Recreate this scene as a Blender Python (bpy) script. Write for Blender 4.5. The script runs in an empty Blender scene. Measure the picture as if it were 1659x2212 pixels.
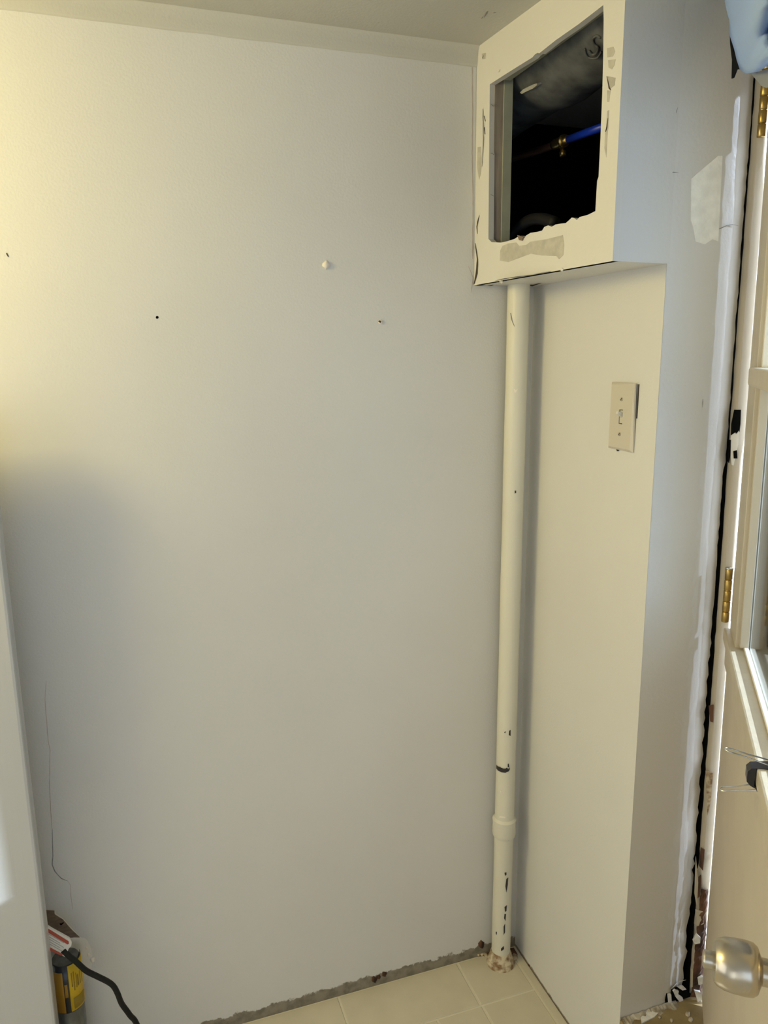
import bpy, bmesh, math, random
import numpy as np
from mathutils import Vector, Matrix
from mathutils.geometry import tessellate_polygon
random.seed(4)
C = bpy.context.scene.collection
sc = bpy.context.scene

# ------------------------------------------------------------------ camera
FPX, PITCH, YAW, ROLL = 1643.86, 0.20306, 0.32741, -0.0102
CAM = Vector((-0.82674, -1.45232, 1.44493))
FW = Vector((math.sin(YAW)*math.cos(PITCH), math.cos(YAW)*math.cos(PITCH), -math.sin(PITCH)))
RT0 = Vector((math.cos(YAW), -math.sin(YAW), 0)); UP0 = RT0.cross(FW)
RT = RT0*math.cos(ROLL) + UP0*math.sin(ROLL)
UP = -RT0*math.sin(ROLL) + UP0*math.cos(ROLL)
cd = bpy.data.cameras.new('camera'); cam = bpy.data.objects.new('camera', cd); C.objects.link(cam)
cd.sensor_fit = 'VERTICAL'; cd.sensor_height = 24.0; cd.lens = 24.0*FPX/2212.0; cd.clip_start = .01
cam.matrix_world = Matrix(((RT.x, UP.x, -FW.x, CAM.x), (RT.y, UP.y, -FW.y, CAM.y), (RT.z, UP.z, -FW.z, CAM.z), (0, 0, 0, 1)))
sc.camera = cam
# ------------------------------------------------------------------ light
vs = sc.view_settings
vs.view_transform = 'Standard'; vs.look = 'None'; vs.gamma = 1; vs.use_curve_mapping = False; vs.exposure = 0.0
w = bpy.data.worlds.new('sky'); sc.world = w; w.use_nodes = True
bg = w.node_tree.nodes['Background']; bg.inputs[0].default_value = (.62, .78, 1, 1); bg.inputs[1].default_value = 1.8
SUN_DIR = Vector((-1.156, .382, -.44)).normalized()
def light(name, kind, loc, energy, color, direction=None, **kw):
    l = bpy.data.lights.new(name, kind); l.energy = energy; l.color = color
    for k, v in kw.items(): setattr(l, k, v)
    o = bpy.data.objects.new(name, l); C.objects.link(o); o.location = loc
    if direction is not None: o.rotation_euler = Vector(direction).to_track_quat('-Z', 'Y').to_euler()
    return o
light('sun', 'SUN', (3, -2, 3), 16.0, (.86, .94, 1), SUN_DIR, angle=.009)
light('ceiling_bulb', 'POINT', (-1.62, -.42, 1.80), 30.0, (1, .82, .31), shadow_soft_size=.16)
light('left_fill', 'AREA', (-2.25, -1.2, 1.25), 7.0, (.88, .94, 1), (1, .05, -.02), shape='RECTANGLE', size=1.3, size_y=1.3)  # fill light added for the side wall and soffit; no window is built here

# ------------------------------------------------------------------ measured dimensions
H, L, S1, S2, ZS = 2.017, .4136, .1371, .107, 1.5815
def ray(u, v): return FW + RT*((u-829.5)/FPX) - UP*((v-1106)/FPX)
class Plane:
    def __init__(s, n, p): s.n = Vector(n).normalized(); s.p = Vector(p)
    def at(s, u, v, off=0):
        d = ray(u, v); t = (s.n.dot(s.p)+off - s.n.dot(CAM))/s.n.dot(d); return CAM + d*t
PA = Plane((0, -1, 0), (0, 0, 0)); PB = Plane((-1, 0, 0), (0, 0, 0)); PC = Plane((0, -1, 0), (0, -L, 0)); PF = Plane((0, 0, 1), (0, 0, 0))
PCEIL = Plane((0, 0, -1), (0, 0, H))
FY2 = -L-.0093
PS = Plane((FY2, -(S1-S2), 0), (-S1, 0, 0))       # soffit front
PSB = Plane((0, 0, -1), (0, 0, ZS))
DA = math.radians(38.3)
DU = Vector((-math.sin(DA), -math.cos(DA), 0)); DN = Vector((-math.cos(DA), math.sin(DA), 0)); DH = Vector((.1702, -.4300, 0))
def lean(z): return .0125*(1.03-z)
def D(t, o, z): return DH + DU*t + DN*o + Vector((lean(z), 0, z))

# ------------------------------------------------------------------ materials
def mat(name, col, rough=.5, metal=0, noise=0, nscale=8, bump=0, bscale=300, spec=.5, col2=None, stretch=None, nlo=.35, nhi=.65):
    m = bpy.data.materials.new(name); m.use_nodes = True
    nt = m.node_tree; b = nt.nodes['Principled BSDF']
    b.inputs['Base Color'].default_value = (*col, 1); b.inputs['Roughness'].default_value = rough
    b.inputs['Metallic'].default_value = metal; b.inputs['Specular IOR Level'].default_value = spec
    geo = nt.nodes.new('ShaderNodeNewGeometry'); vec = geo.outputs['Position']
    if stretch:
        mp = nt.nodes.new('ShaderNodeVectorMath'); mp.operation = 'MULTIPLY'; mp.inputs[1].default_value = stretch
        nt.links.new(vec, mp.inputs[0]); vec = mp.outputs[0]
    if noise or col2:
        n = nt.nodes.new('ShaderNodeTexNoise'); n.inputs['Scale'].default_value = nscale; n.inputs['Detail'].default_value = 5
        nt.links.new(vec, n.inputs['Vector'])
        r = nt.nodes.new('ShaderNodeValToRGB'); r.color_ramp.elements[0].position = nlo; r.color_ramp.elements[1].position = nhi
        c2 = col2 if col2 else tuple(c*(1-noise) for c in col)
        r.color_ramp.elements[0].color = (*c2, 1); r.color_ramp.elements[1].color = (*col, 1)
        nt.links.new(n.outputs['Fac'], r.inputs[0]); nt.links.new(r.outputs[0], b.inputs['Base Color'])
    if bump:
        n2 = nt.nodes.new('ShaderNodeTexNoise'); n2.inputs['Scale'].default_value = bscale; n2.inputs['Detail'].default_value = 3
        nt.links.new(vec, n2.inputs['Vector'])
        bp = nt.nodes.new('ShaderNodeBump'); bp.inputs['Strength'].default_value = bump; bp.inputs['Distance'].default_value = .002
        nt.links.new(n2.outputs['Fac'], bp.inputs['Height']); nt.links.new(bp.outputs[0], b.inputs['Normal'])
    return m

def base_scar(m, zmax, ragged, scar, axis_scale=30):
    """bare strip where the baseboard came off: ragged top edge near the floor"""
    nt = m.node_tree; b = nt.nodes['Principled BSDF']
    geo = nt.nodes.new('ShaderNodeNewGeometry'); sx = nt.nodes.new('ShaderNodeSeparateXYZ'); nt.links.new(geo.outputs['Position'], sx.inputs[0])
    n = nt.nodes.new('ShaderNodeTexNoise'); n.inputs['Scale'].default_value = axis_scale; n.inputs['Detail'].default_value = 9; n.inputs['Roughness'].default_value = .72
    nt.links.new(geo.outputs['Position'], n.inputs['Vector'])
    ma = nt.nodes.new('ShaderNodeMath'); ma.operation = 'MULTIPLY_ADD'; ma.inputs[1].default_value = ragged; ma.inputs[2].default_value = zmax-ragged*.5
    nt.links.new(n.outputs['Fac'], ma.inputs[0])
    lt = nt.nodes.new('ShaderNodeMath'); lt.operation = 'SUBTRACT'; nt.links.new(ma.outputs[0], lt.inputs[0]); nt.links.new(sx.outputs['Z'], lt.inputs[1])
    mr = nt.nodes.new('ShaderNodeMapRange'); mr.inputs[1].default_value = -.001; mr.inputs[2].default_value = .002; nt.links.new(lt.outputs[0], mr.inputs[0])
    mx = nt.nodes.new('ShaderNodeMix'); mx.data_type = 'RGBA'
    old = b.inputs['Base Color'].links[0].from_socket if b.inputs['Base Color'].links else None
    if old: nt.links.new(old, mx.inputs[6])
    else: mx.inputs[6].default_value = b.inputs['Base Color'].default_value
    n3 = nt.nodes.new('ShaderNodeTexNoise'); n3.inputs['Scale'].default_value = 45; n3.inputs['Detail'].default_value = 6
    nt.links.new(geo.outputs['Position'], n3.inputs['Vector'])
    r = nt.nodes.new('ShaderNodeValToRGB'); r.color_ramp.elements[0].position = .35; r.color_ramp.elements[1].position = .6
    r.color_ramp.elements[0].color = (*[c*.6 for c in scar], 1); r.color_ramp.elements[1].color = (*scar, 1)
    nt.links.new(n3.outputs['Fac'], r.inputs[0]); nt.links.new(r.outputs[0], mx.inputs[7])
    nt.links.new(mr.outputs[0], mx.inputs[0]); nt.links.new(mx.outputs[2], b.inputs['Base Color'])

PAINT = (.65, .64, .625)
M = {}
M['wallA'] = mat('wall_paint_back', PAINT, .48, noise=.05, nscale=2.2, bump=.22, bscale=240); base_scar(M['wallA'], .027, .05, (.27, .235, .185))
M['wallB'] = mat('wall_paint_side', PAINT, .5, noise=.04, nscale=3, bump=.16, bscale=240); base_scar(M['wallB'], .006, .02, (.25, .21, .16), 40)
M['wallC'] = mat('wall_paint_gloss', (.64, .62, .59), .30, noise=.03, nscale=3, bump=.18, bscale=160)
M['paint'] = mat('cream_paint', (.66, .64, .605), .5, noise=.04, nscale=5, bump=.15, bscale=220)
M['ceil'] = mat('ceiling_paint', (.52, .505, .46), .7, noise=.05, nscale=3, bump=.2, bscale=260)
M['plaster'] = mat('bare_plaster', (.50, .475, .42), .9, noise=.2, nscale=60)
M['sunpatch'] = mat('painted_sun_patch', (.88, .86, .80), .75, noise=.12, nscale=55, bump=.5, bscale=130)
M['fillerblob'] = mat('wall_filler_blob', (.80, .74, .66), .7)
M['crack'] = mat('crack_shadow_gap', (.05, .035, .025), .9)
M['scuff'] = mat('grey_scuff', (.30, .29, .28), .8, noise=.3, nscale=150)
M['faint'] = mat('hairline', (.46, .39, .35), .8)
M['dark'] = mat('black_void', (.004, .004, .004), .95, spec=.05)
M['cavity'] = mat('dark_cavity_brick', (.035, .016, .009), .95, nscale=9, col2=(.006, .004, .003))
M['pipe'] = mat('pipe_paint', (.66, .635, .55), .42, noise=.05, nscale=14, bump=.3, bscale=60, stretch=(1, 1, .3))
M['chip'] = mat('black_bare_iron', (.018, .016, .02), .5)
M['rust'] = mat('rusty_flange_paint', (.60, .52, .38), .6, nscale=70, col2=(.22, .13, .06), nlo=.38, nhi=.6)
M['tile'] = mat('vinyl_tile', (.58, .535, .43), .38, noise=.08, nscale=14, bump=.12, bscale=90)
M['grout'] = mat('vinyl_groove', (.66, .62, .52), .6)
M['plate'] = mat('switch_ivory_paint', (.55, .505, .43), .35)
M['screw'] = mat('screw_metal', (.38, .34, .27), .4, .5)
M['castiron'] = mat('cast_iron', (.13, .135, .135), .62, nscale=22, col2=(.045, .047, .05), bump=.5, bscale=40)
M['blue'] = mat('blue_tube', (.005, .03, .42), .35)
M['brass'] = mat('brass', (.52, .36, .12), .32, .9, noise=.3, nscale=60)
M['copper'] = mat('dull_copper', (.10, .045, .025), .6, .4)
M['wood'] = mat('raw_grey_wood', (.34, .28, .23), .8, noise=.35, nscale=40, stretch=(3, 3, .3))
M['greenwood'] = mat('painted_stud', (.36, .37, .29), .7, noise=.15, nscale=20)
M['chipboardpaper'] = mat('torn_paper', (.23, .165, .125), .85, noise=.3, nscale=60, stretch=(1, 1, 3))
M['trim'] = mat('cream_woodwork', (.50, .445, .36), .42, noise=.10, nscale=18, bump=.2, bscale=60, stretch=(2, 2, .15))
M['doorpaint'] = mat('door_paint', (.52, .46, .38), .5, noise=.06, nscale=10, bump=.1, bscale=160)
M['bead'] = mat('pale_and_lit_paint', (.74, .72, .68), .35)
M['rot'] = mat('rotten_wood', (.13, .055, .025), .75, nscale=60, col2=(.03, .012, .006), stretch=(1.5, 1.5, .25), bump=.8, bscale=120)
M['flake'] = mat('white_paint_flake', (.80, .80, .82), .5, noise=.2, nscale=120)
M['nickel'] = mat('brushed_nickel', (.56, .50, .41), .27, 1.0, noise=.06, nscale=30)
M['steel'] = mat('bright_steel', (.7, .7, .7), .2, 1.0)
M['black'] = mat('black_enamel', (.015, .015, .022), .3)
M['rubber'] = mat('black_rubber', (.006, .006, .006), .6, spec=.3)
M['white'] = mat('white_gloss_panel', (.50, .50, .505), .24, noise=.03, nscale=4, bump=.25, bscale=90, stretch=(1, 1, .02))
M['foil'] = mat('grey_metal_tube', (.20, .205, .20), .33, .5, noise=.4, nscale=60, stretch=(1, 1, .4), bump=.6, bscale=45)
M['yellow'] = mat('yellow_label', (.58, .38, .006), .4)
M['olive'] = mat('yellow_label_print', (.27, .18, .006), .5)
M['amber'] = mat('amber_label_print', (.33, .17, .01), .5)
M['red'] = mat('red_print', (.36, .055, .03), .5)
M['whiteplastic'] = mat('white_tag', (.66, .64, .60), .35)
M['greyprint'] = mat('grey_print', (.34, .34, .35), .5)
M['stepfloor'] = mat('worn_landing', (.30, .23, .115), .6, noise=.3, nscale=30)
M['stepedge'] = mat('worn_white_edge', (.52, .48, .42), .7, nscale=45, col2=(.26, .22, .17), nlo=.42, nhi=.6)
M['sheer'] = mat('light_blue_cloth', (.38, .52, .80), .8)
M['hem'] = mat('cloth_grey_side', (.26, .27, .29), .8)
def glass_mat():
    m = bpy.data.materials.new('window_glass'); m.use_nodes = True; nt = m.node_tree; nt.nodes.clear()
    out = nt.nodes.new('ShaderNodeOutputMaterial'); mx = nt.nodes.new('ShaderNodeMixShader'); tr = nt.nodes.new('ShaderNodeBsdfTransparent')
    gl = nt.nodes.new('ShaderNodeBsdfGlossy'); gl.inputs['Roughness'].default_value = .06; fr = nt.nodes.new('ShaderNodeFresnel'); fr.inputs[0].default_value = 1.5
    tr.inputs[0].default_value = (.86, .9, .92, 1)
    nt.links.new(fr.outputs[0], mx.inputs[0]); nt.links.new(tr.outputs[0], mx.inputs[1]); nt.links.new(gl.outputs[0], mx.inputs[2]); nt.links.new(mx.outputs[0], out.inputs[0])
    return m
M['glass'] = glass_mat()
def cloth_mat(m, amt):
    nt = m.node_tree; b = nt.nodes['Principled BSDF']; out = [n for n in nt.nodes if n.type == 'OUTPUT_MATERIAL'][0]
    t = nt.nodes.new('ShaderNodeBsdfTranslucent'); t.inputs[0].default_value = b.inputs['Base Color'].default_value
    mx = nt.nodes.new('ShaderNodeMixShader'); mx.inputs[0].default_value = amt
    nt.links.new(b.outputs[0], mx.inputs[1]); nt.links.new(t.outputs[0], mx.inputs[2]); nt.links.new(mx.outputs[0], out.inputs[0])
def diffuser_mat():
    m = bpy.data.materials.new('leak_diffuser'); m.use_nodes = True; nt = m.node_tree; nt.nodes.clear()
    out = nt.nodes.new('ShaderNodeOutputMaterial'); mx = nt.nodes.new('ShaderNodeMixShader'); tr = nt.nodes.new('ShaderNodeBsdfTransparent'); tl = nt.nodes.new('ShaderNodeBsdfTranslucent')
    tl.inputs[0].default_value = (.8, .8, .8, 1); tr.inputs[0].default_value = (.85, .9, 1, 1); mx.inputs[0].default_value = .64
    nt.links.new(tr.outputs[0], mx.inputs[1]); nt.links.new(tl.outputs[0], mx.inputs[2]); nt.links.new(mx.outputs[0], out.inputs[0]); return m
M['vinyl'] = diffuser_mat()
cloth_mat(M['sheer'], .35); cloth_mat(M['hem'], .25)

# ------------------------------------------------------------------ builders
def link(name, me, m, parent=None, smooth=False):
    o = bpy.data.objects.new(name, me); C.objects.link(o); me.materials.append(m)
    if parent is not None: o.parent = parent
    if smooth:
        for p in me.polygons: p.use_smooth = True
    return o
def obj(name, bm, m, parent=None, smooth=False):
    bmesh.ops.recalc_face_normals(bm, faces=bm.faces)
    me = bpy.data.meshes.new(name); bm.to_mesh(me); bm.free(); return link(name, me, m, parent, smooth)
def tag(o, label=None, cat=None, kind=None, group=None):
    for k, v in (('label', label), ('category', cat), ('kind', kind), ('group', group)):
        if v: o[k] = v
    return o
def thing(name, label, cat, loc=(0, 0, 0), group=None):
    o = bpy.data.objects.new(name, None); C.objects.link(o); o.empty_display_size = .05
    return tag(o, label, cat, None, group)
def add_pts_hull(bm, pts8):
    v = [bm.verts.new(p) for p in pts8]
    for f in ((0, 1, 3, 2), (4, 6, 7, 5), (0, 4, 5, 1), (2, 3, 7, 6), (0, 2, 6, 4), (1, 5, 7, 3)): bm.faces.new([v[i] for i in f])
def add_box(bm, x0, x1, y0, y1, z0, z1, fn=None):
    fn = fn or (lambda a, b, c: Vector((a, b, c)))
    add_pts_hull(bm, [fn(a, b, c) for a in (x0, x1) for b in (y0, y1) for c in (z0, z1)])
def box(name, x0, x1, y0, y1, z0, z1, m, parent=None, bev=0, fn=None):
    bm = bmesh.new(); add_box(bm, x0, x1, y0, y1, z0, z1, fn)
    if bev: bmesh.ops.bevel(bm, geom=bm.edges[:], offset=bev, segments=2, profile=.6, affect='EDGES')
    return obj(name, bm, m, parent, smooth=False)
def prism(name, pts, n, depth, m, parent=None, off=0.0):
    """closed outline (3-D points on a plane with room-side normal n) given thickness depth, its front off in front of the plane"""
    n = Vector(n).normalized(); bm = bmesh.new()
    f = [bm.verts.new(Vector(p)+n*off) for p in pts]; b = [bm.verts.new(Vector(p)+n*(off-depth)) for p in pts]
    k = len(pts); tris = tessellate_polygon([[Vector(p) for p in pts]])
    for t in tris:
        for vv in (f, b):
            try: bm.faces.new([vv[i] for i in t])
            except ValueError: pass
    for i in range(k): bm.faces.new((f[i], f[(i+1) % k], b[(i+1) % k], b[i]))
    return obj(name, bm, m, parent)
def patch(name, plane, px, m, parent, th=.0007):
    return prism(name, [plane.at(u, v) for u, v in px], plane.n, th+.001, m, parent, off=th)
def ribbon(name, plane, px, wd, m, parent, th=.0005, jag=.3):
    """a thin crack or mark along a line of pixels with widths in pixels"""
    fine = []
    for i in range(len(px)-1):
        a, b = px[i], px[i+1]; d = math.dist(a, b); k = max(1, int(d/9))
        for j in range(k): fine.append((a[0]+(b[0]-a[0])*j/k, a[1]+(b[1]-a[1])*j/k))
    fine.append(px[-1]); l, r = [], []
    for i, p in enumerate(fine):
        q0 = fine[max(0, i-1)]; q1 = fine[min(len(fine)-1, i+1)]; dx, dy = q1[0]-q0[0], q1[1]-q0[1]; s = math.hypot(dx, dy) or 1
        nx, ny = -dy/s, dx/s; wv = wd[0]+(wd[-1]-wd[0])*i/max(1, len(fine)-1) if len(wd) > 1 else wd[0]
        wv *= 1+random.uniform(-jag, jag); o = random.uniform(-jag, jag)*wv*.6
        if i in (0, len(fine)-1): wv *= .35
        l.append((p[0]+nx*(o+wv/2), p[1]+ny*(o+wv/2))); r.append((p[0]+nx*(o-wv/2), p[1]+ny*(o-wv/2)))
    bm = bmesh.new(); L_ = [bm.verts.new(plane.at(*p, off=th)) for p in l]; R_ = [bm.verts.new(plane.at(*p, off=th)) for p in r]
    L2 = [bm.verts.new(plane.at(*p, off=-.0005)) for p in l]; R2 = [bm.verts.new(plane.at(*p, off=-.0005)) for p in r]
    for i in range(len(l)-1):
        bm.faces.new((L_[i], L_[i+1], R_[i+1], R_[i])); bm.faces.new((L_[i], L2[i], L2[i+1], L_[i+1])); bm.faces.new((R_[i], R_[i+1], R2[i+1], R2[i]))
    return obj(name, bm, m, parent)
def add_tube(bm, pts, rad, seg=12, cap=True):
    pts = [Vector(p) for p in pts]; rs = rad if isinstance(rad, (list, tuple)) else [rad]*len(pts)
    ref = None; rings = []
    for i, p in enumerate(pts):
        d = (pts[min(i+1, len(pts)-1)]-pts[max(i-1, 0)]).normalized()
        if ref is None: ref = d.orthogonal().normalized()
        ref = (ref-d*ref.dot(d)).normalized(); b = d.cross(ref)
        rings.append([bm.verts.new(p+(ref*math.cos(2*math.pi*k/seg)+b*math.sin(2*math.pi*k/seg))*rs[i]) for k in range(seg)])
    for i in range(len(rings)-1):
        for k in range(seg): bm.faces.new((rings[i][k], rings[i][(k+1) % seg], rings[i+1][(k+1) % seg], rings[i+1][k]))
    if cap: bm.faces.new(rings[0][::-1]); bm.faces.new(rings[-1])
def tube(name, pts, rad, m, parent=None, seg=12):
    bm = bmesh.new(); add_tube(bm, pts, rad, seg); return obj(name, bm, m, parent, smooth=True)
def spline(pts, n=8):
    pts = [Vector(p) for p in pts]; out = []
    for i in range(len(pts)-1):
        p0, p1, p2, p3 = pts[max(0, i-1)], pts[i], pts[i+1], pts[min(len(pts)-1, i+2)]
        for j in range(n):
            t = j/n; out.append(.5*((2*p1)+(p2-p0)*t+(2*p0-5*p1+4*p2-p3)*t*t+(3*p1-p0-3*p2+p3)*t**3))
    return out+[pts[-1]]
def lathe(name, origin, axis, prof, m, parent=None, seg=32, smooth=True):
    a = Vector(axis).normalized(); e = a.orthogonal().normalized(); f = a.cross(e); bm = bmesh.new(); rings = []
    for r, h in prof: rings.append([bm.verts.new(Vector(origin)+a*h+(e*math.cos(2*math.pi*k/seg)+f*math.sin(2*math.pi*k/seg))*max(r, 1e-5)) for k in range(seg)])
    for i in range(len(rings)-1):
        for k in range(seg): bm.faces.new((rings[i][k], rings[i][(k+1) % seg], rings[i+1][(k+1) % seg], rings[i+1][k]))
    bm.faces.new(rings[0][::-1]); bm.faces.new(rings[-1])
    o = obj(name, bm, m, parent, smooth)
    if smooth:
        md = o.modifiers.new('edge', 'EDGE_SPLIT'); md.split_angle = math.radians(40)
    return o
def blob(name, plane, u, v, rpx, th, m, parent, seed=0):
    rnd = random.Random(seed); px = [(u+rpx*math.cos(a)*(1+rnd.uniform(-.25, .25)), v+rpx*1.15*math.sin(a)*(1+rnd.uniform(-.25, .25))) for a in [2*math.pi*k/11 for k in range(11)]]
    bm = bmesh.new(); r0 = [bm.verts.new(plane.at(*p, off=-.0005)) for p in px]
    r1 = [bm.verts.new(plane.at(u+(p[0]-u)*.7, v+(p[1]-v)*.7, off=th*.75)) for p in px]; top = bm.verts.new(plane.at(u-rpx*.1, v-rpx*.1, off=th))
    k = len(px)
    for i in range(k):
        bm.faces.new((r0[i], r0[(i+1) % k], r1[(i+1) % k], r1[i])); bm.faces.new((r1[i], r1[(i+1) % k], top))
    return obj(name, bm, m, parent, smooth=True)

# ================================================================== SETTING
def structure(o): o['kind'] = 'structure'; return o
# back wall (A) and its wear
def back_wall():
    bm = bmesh.new(); o = [(-2.3, -.02), (.11, -.02), (.11, ZS+.004), (-.122, ZS+.004), (-.122, H+.03), (-2.3, H+.03)]
    f = [bm.verts.new((x, 0, z)) for x, z in o]; b = [bm.verts.new((x, .1, z)) for x, z in o]
    bm.faces.new(f); bm.faces.new(b[::-1])
    for i in range(6): bm.faces.new((f[i], f[(i+1) % 6], b[(i+1) % 6], b[i]))
    return structure(obj('wall_back', bm, M['wallA']))
wallA = back_wall()
# side wall (B), return wall (C)
wallB = structure(box('wall_right', 0, .11, -L+.0006, 0, -.02, ZS+.004, M['wallB']))
def return_wall():
    rnd = random.Random(11); bm = bmesh.new(); rows = []
    zs_ = [.176+(2.02-.176)*i/150 for i in range(151)]
    for z in zs_:
        if z < .46: j = rnd.uniform(-.007, .0015)-.004*(.46-z)/.3
        elif z < .9: j = rnd.uniform(-.004, .0015)
        elif z < 1.25: j = rnd.uniform(-.0015, .001)+.0005
        else: j = rnd.uniform(-.0008, .0008)+.0035
        xe = .1535+j+.75*lean(z)
        prof = [(0, -L), (.03, -L), (.06, -L), (.085, -L)]
        for k in range(1, 11):
            q = k/10; a = q*math.radians(42); x = .085+(xe-.085)*q; prof.append((x, -L+.028*(1-math.cos(a))/(1-math.cos(math.radians(42)))*.32))
        prof.append((xe-.001, -L+.026)); rows.append([bm.verts.new((x, y+(rnd.uniform(-.0006, .0006) if 4 < i < 14 else 0), z)) for i, (x, y) in enumerate(prof)])
    for a, b in zip(rows, rows[1:]):
        for i in range(len(a)-1): bm.faces.new((a[i], a[i+1], b[i+1], b[i]))
    return structure(obj('wall_end', bm, M['wallC'], None, smooth=True))
wallC = return_wall()
md = wallC.modifiers.new('edge', 'EDGE_SPLIT'); md.split_angle = math.radians(50)
structure(box('wall_end_backing', .004, .150, -L+.03, -L+.05, .15, H, M['dark'], wallC))
structure(box('wall_end_riser', 0.0005, .16, -L+.0005, -L+.012, -.02, .176, M['wallB'], wallB))
# shell around the camera
structure(box('wall_left', -2.4, -2.3, -3.3, .1, -.02, H+.03, M['paint']))
def rear():
    bm = bmesh.new()
    add_box(bm, -2.4, -1.75, -3.4, -3.3, 0, H); add_box(bm, -.25, .3, -3.4, -3.3, 0, H); add_box(bm, -1.75, -.25, -3.4, -3.3, 0, .6); add_box(bm, -1.75, -.25, -3.4, -3.3, 2.0, H)
    return structure(obj('wall_rear', bm, M['paint']))
rear()
def side():
    bm = bmesh.new(); add_box(bm, .18, .30, -3.3, -1.30, 0, H); add_box(bm, .18, .30, -1.30, -.42, 1.975, H); return structure(obj('wall_door_side', bm, M['paint']))
side()
def ceiling():
    bm = bmesh.new(); add_box(bm, -2.4, .6, -3.4, .5, H, H+.06); return structure(obj('ceiling', bm, M['ceil']))
ceil = ceiling()
# taped cove where the back wall meets the ceiling
def cove():
    bm = bmesh.new(); rows = []
    for i in range(61):
        x = -2.3+(2.3-S1)*i/60; j = random.uniform(-.0008, .0008)
        pr = [(-.011+j, H), (-.009, H-.002), (-.0065, H-.006), (-.0045, H-.018), (-.0035, H-.030+j), (-.0022, H-.0335+j), (.001, H-.0345+j)]
        rows.append([bm.verts.new((x, y, z)) for y, z in pr])
    for a, b in zip(rows, rows[1:]):
        for i in range(len(a)-1): bm.faces.new((a[i], a[i+1], b[i+1], b[i]))
    return structure(obj('trim_1', bm, M['ceil'], None, smooth=True))
cove()
# floor: vinyl tiles over a base
floor = structure(box('floor', -2.3, .0, -3.3, 0, -.03, -.0022, M['grout']))
def tiles():
    g = .0022; ys = [(-.134, -.001), (-.431, -.134)] + [(-.431-.297*(k+1), -.431-.297*k) for k in range(9)]
    for r, (y0, y1) in enumerate(ys):
        if r == 0: xs = [-.0215, -.1595, -.4575, -.755, -1.052, -1.349, -1.646, -1.943, -2.24]
        elif r == 1: xs = [-.0215, -.157, -.267, -.564, -.861, -1.158, -1.455, -1.752, -2.049, -2.29]
        else: xs = [-.0215, -.157, -.454, -.751, -1.048, -1.345, -1.642, -1.939, -2.236]
        for a, b in zip(xs, xs[1:]):
            bm = bmesh.new(); add_box(bm, b+g, a-g, y0+g, y1-g, -.006, 0)
            bmesh.ops.bevel(bm, geom=[e for e in bm.edges if all(v.co.z > -.001 for v in e.verts)], offset=.0015, segments=1, affect='EDGES')
            obj('tile', bm, M['tile'], floor)
    box('border_strip', -.0185, -.001, -1.6, -.03, -.006, .0004, M['tile'], floor, bev=.001)
tiles()

# ---- marks on the back wall
blob('wall_filler', PA, 705, 572, 8, .006, M['fillerblob'], wallA, 3)
blob('wall_filler', PA, 822, 695, 4.5, .004, M['fillerblob'], wallA, 5)
patch('filler_pit', PA, [(817, 695), (819, 692), (822, 695), (820, 698)], M['crack'], wallA, .0045)
pts = [(339.5+3.2*math.cos(2*math.pi*k/12), 685.5+3.2*math.sin(2*math.pi*k/12)) for k in range(12)]
patch('nail_hole', PA, pts, M['dark'], wallA, .0002)
patch('nail_mark', PA, [(13, 548), (15, 546), (19, 554), (17, 555)], M['crack'], wallA)
ribbon('hairline_crack', PA, [(113, 1790), (114, 1850), (113, 1868), (118, 1882), (133, 1898), (146, 1903)], [1.4, 2.4, 2], M['scuff'], wallA)
ribbon('hairline_crack', PA, [(146, 1903), (152, 1912), (153, 1935), (157, 1965)], [1.2, 1.4], M['faint'], wallA)
ribbon('hairline_crack', PA, [(100, 1470), (97, 1510), (104, 1600), (108, 1620), (107, 1700), (112, 1790)], [1.3], M['faint'], wallA)
ribbon('hairline_crack', PA, [(1020, 135), (1021, 230), (1020, 330), (1022, 440), (1021, 560)], [1.8], M['faint'], wallA)
ribbon('hairline_crack', PA, [(1012, 575), (1022, 600), (1018, 632)], [1.6], M['faint'], wallA)
patch('torn_paper', PA, [(95, 1965), (118, 1967), (118, 1973), (135, 1985), (150, 2000), (166, 2018), (173, 2024), (154, 2031), (146, 2030), (95, 1996)], M['chipboardpaper'], wallA, .0006)
ribbon('torn_edge', PA, [(118, 1967), (119, 1974), (136, 1985), (150, 2000), (164, 2015), (174, 2025)], [2.4], M['fillerblob'], wallA, .0012)
patch('nail_hole', PA, [(129, 1994), (133, 1994), (137, 1991), (138, 1993), (133, 1998), (130, 1998)], M['dark'], wallA, .0009)
patch('yellowed_paint', PA, [(119, 1968), (152, 1970), (153, 1995), (166, 2012), (150, 1996), (136, 1983)], M['paint'], wallA, .0004)
def bulge():
    """loose plaster bulging beside the torn paper"""
    bm = bmesh.new(); n, m_ = 10, 16; g = []
    for j in range(m_+1):
        row = []
        for i in range(n+1):
            a, b = i/n, j/m_; u = 108+a*(80+14*math.sin(b*5)); v = 2022+b*150
            h = .012*math.sin(math.pi*min(1, a*1.02))**.7*math.sin(math.pi*b)**.6*(1+.25*math.sin(a*17+b*9))*(1-.4*b)
            row.append(bm.verts.new(PA.at(u, v, off=h-.0006)))
        g.append(row)
    for j in range(m_):
        for i in range(n): bm.faces.new((g[j][i], g[j][i+1], g[j+1][i+1], g[j+1][i]))
    return obj('loose_plaster', bm, M['paint'], wallA, smooth=True)
bulge()
for k, (u, v, r) in enumerate(((190, 2062, 5), (199, 2073, 6), (186, 2048, 4), (196, 2100, 4))): blob('plaster_crumb', PA, u, v, r, .004, M['fillerblob'], wallA, 20+k)
for k, (u, v, r) in enumerate(((830, 2104, 6), (818, 2110, 5), (808, 2116, 7), (1040, 2040, 8))): blob('dirt_lump', PA, u, v, r, .003, M['rot'], wallA, 40+k)
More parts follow.
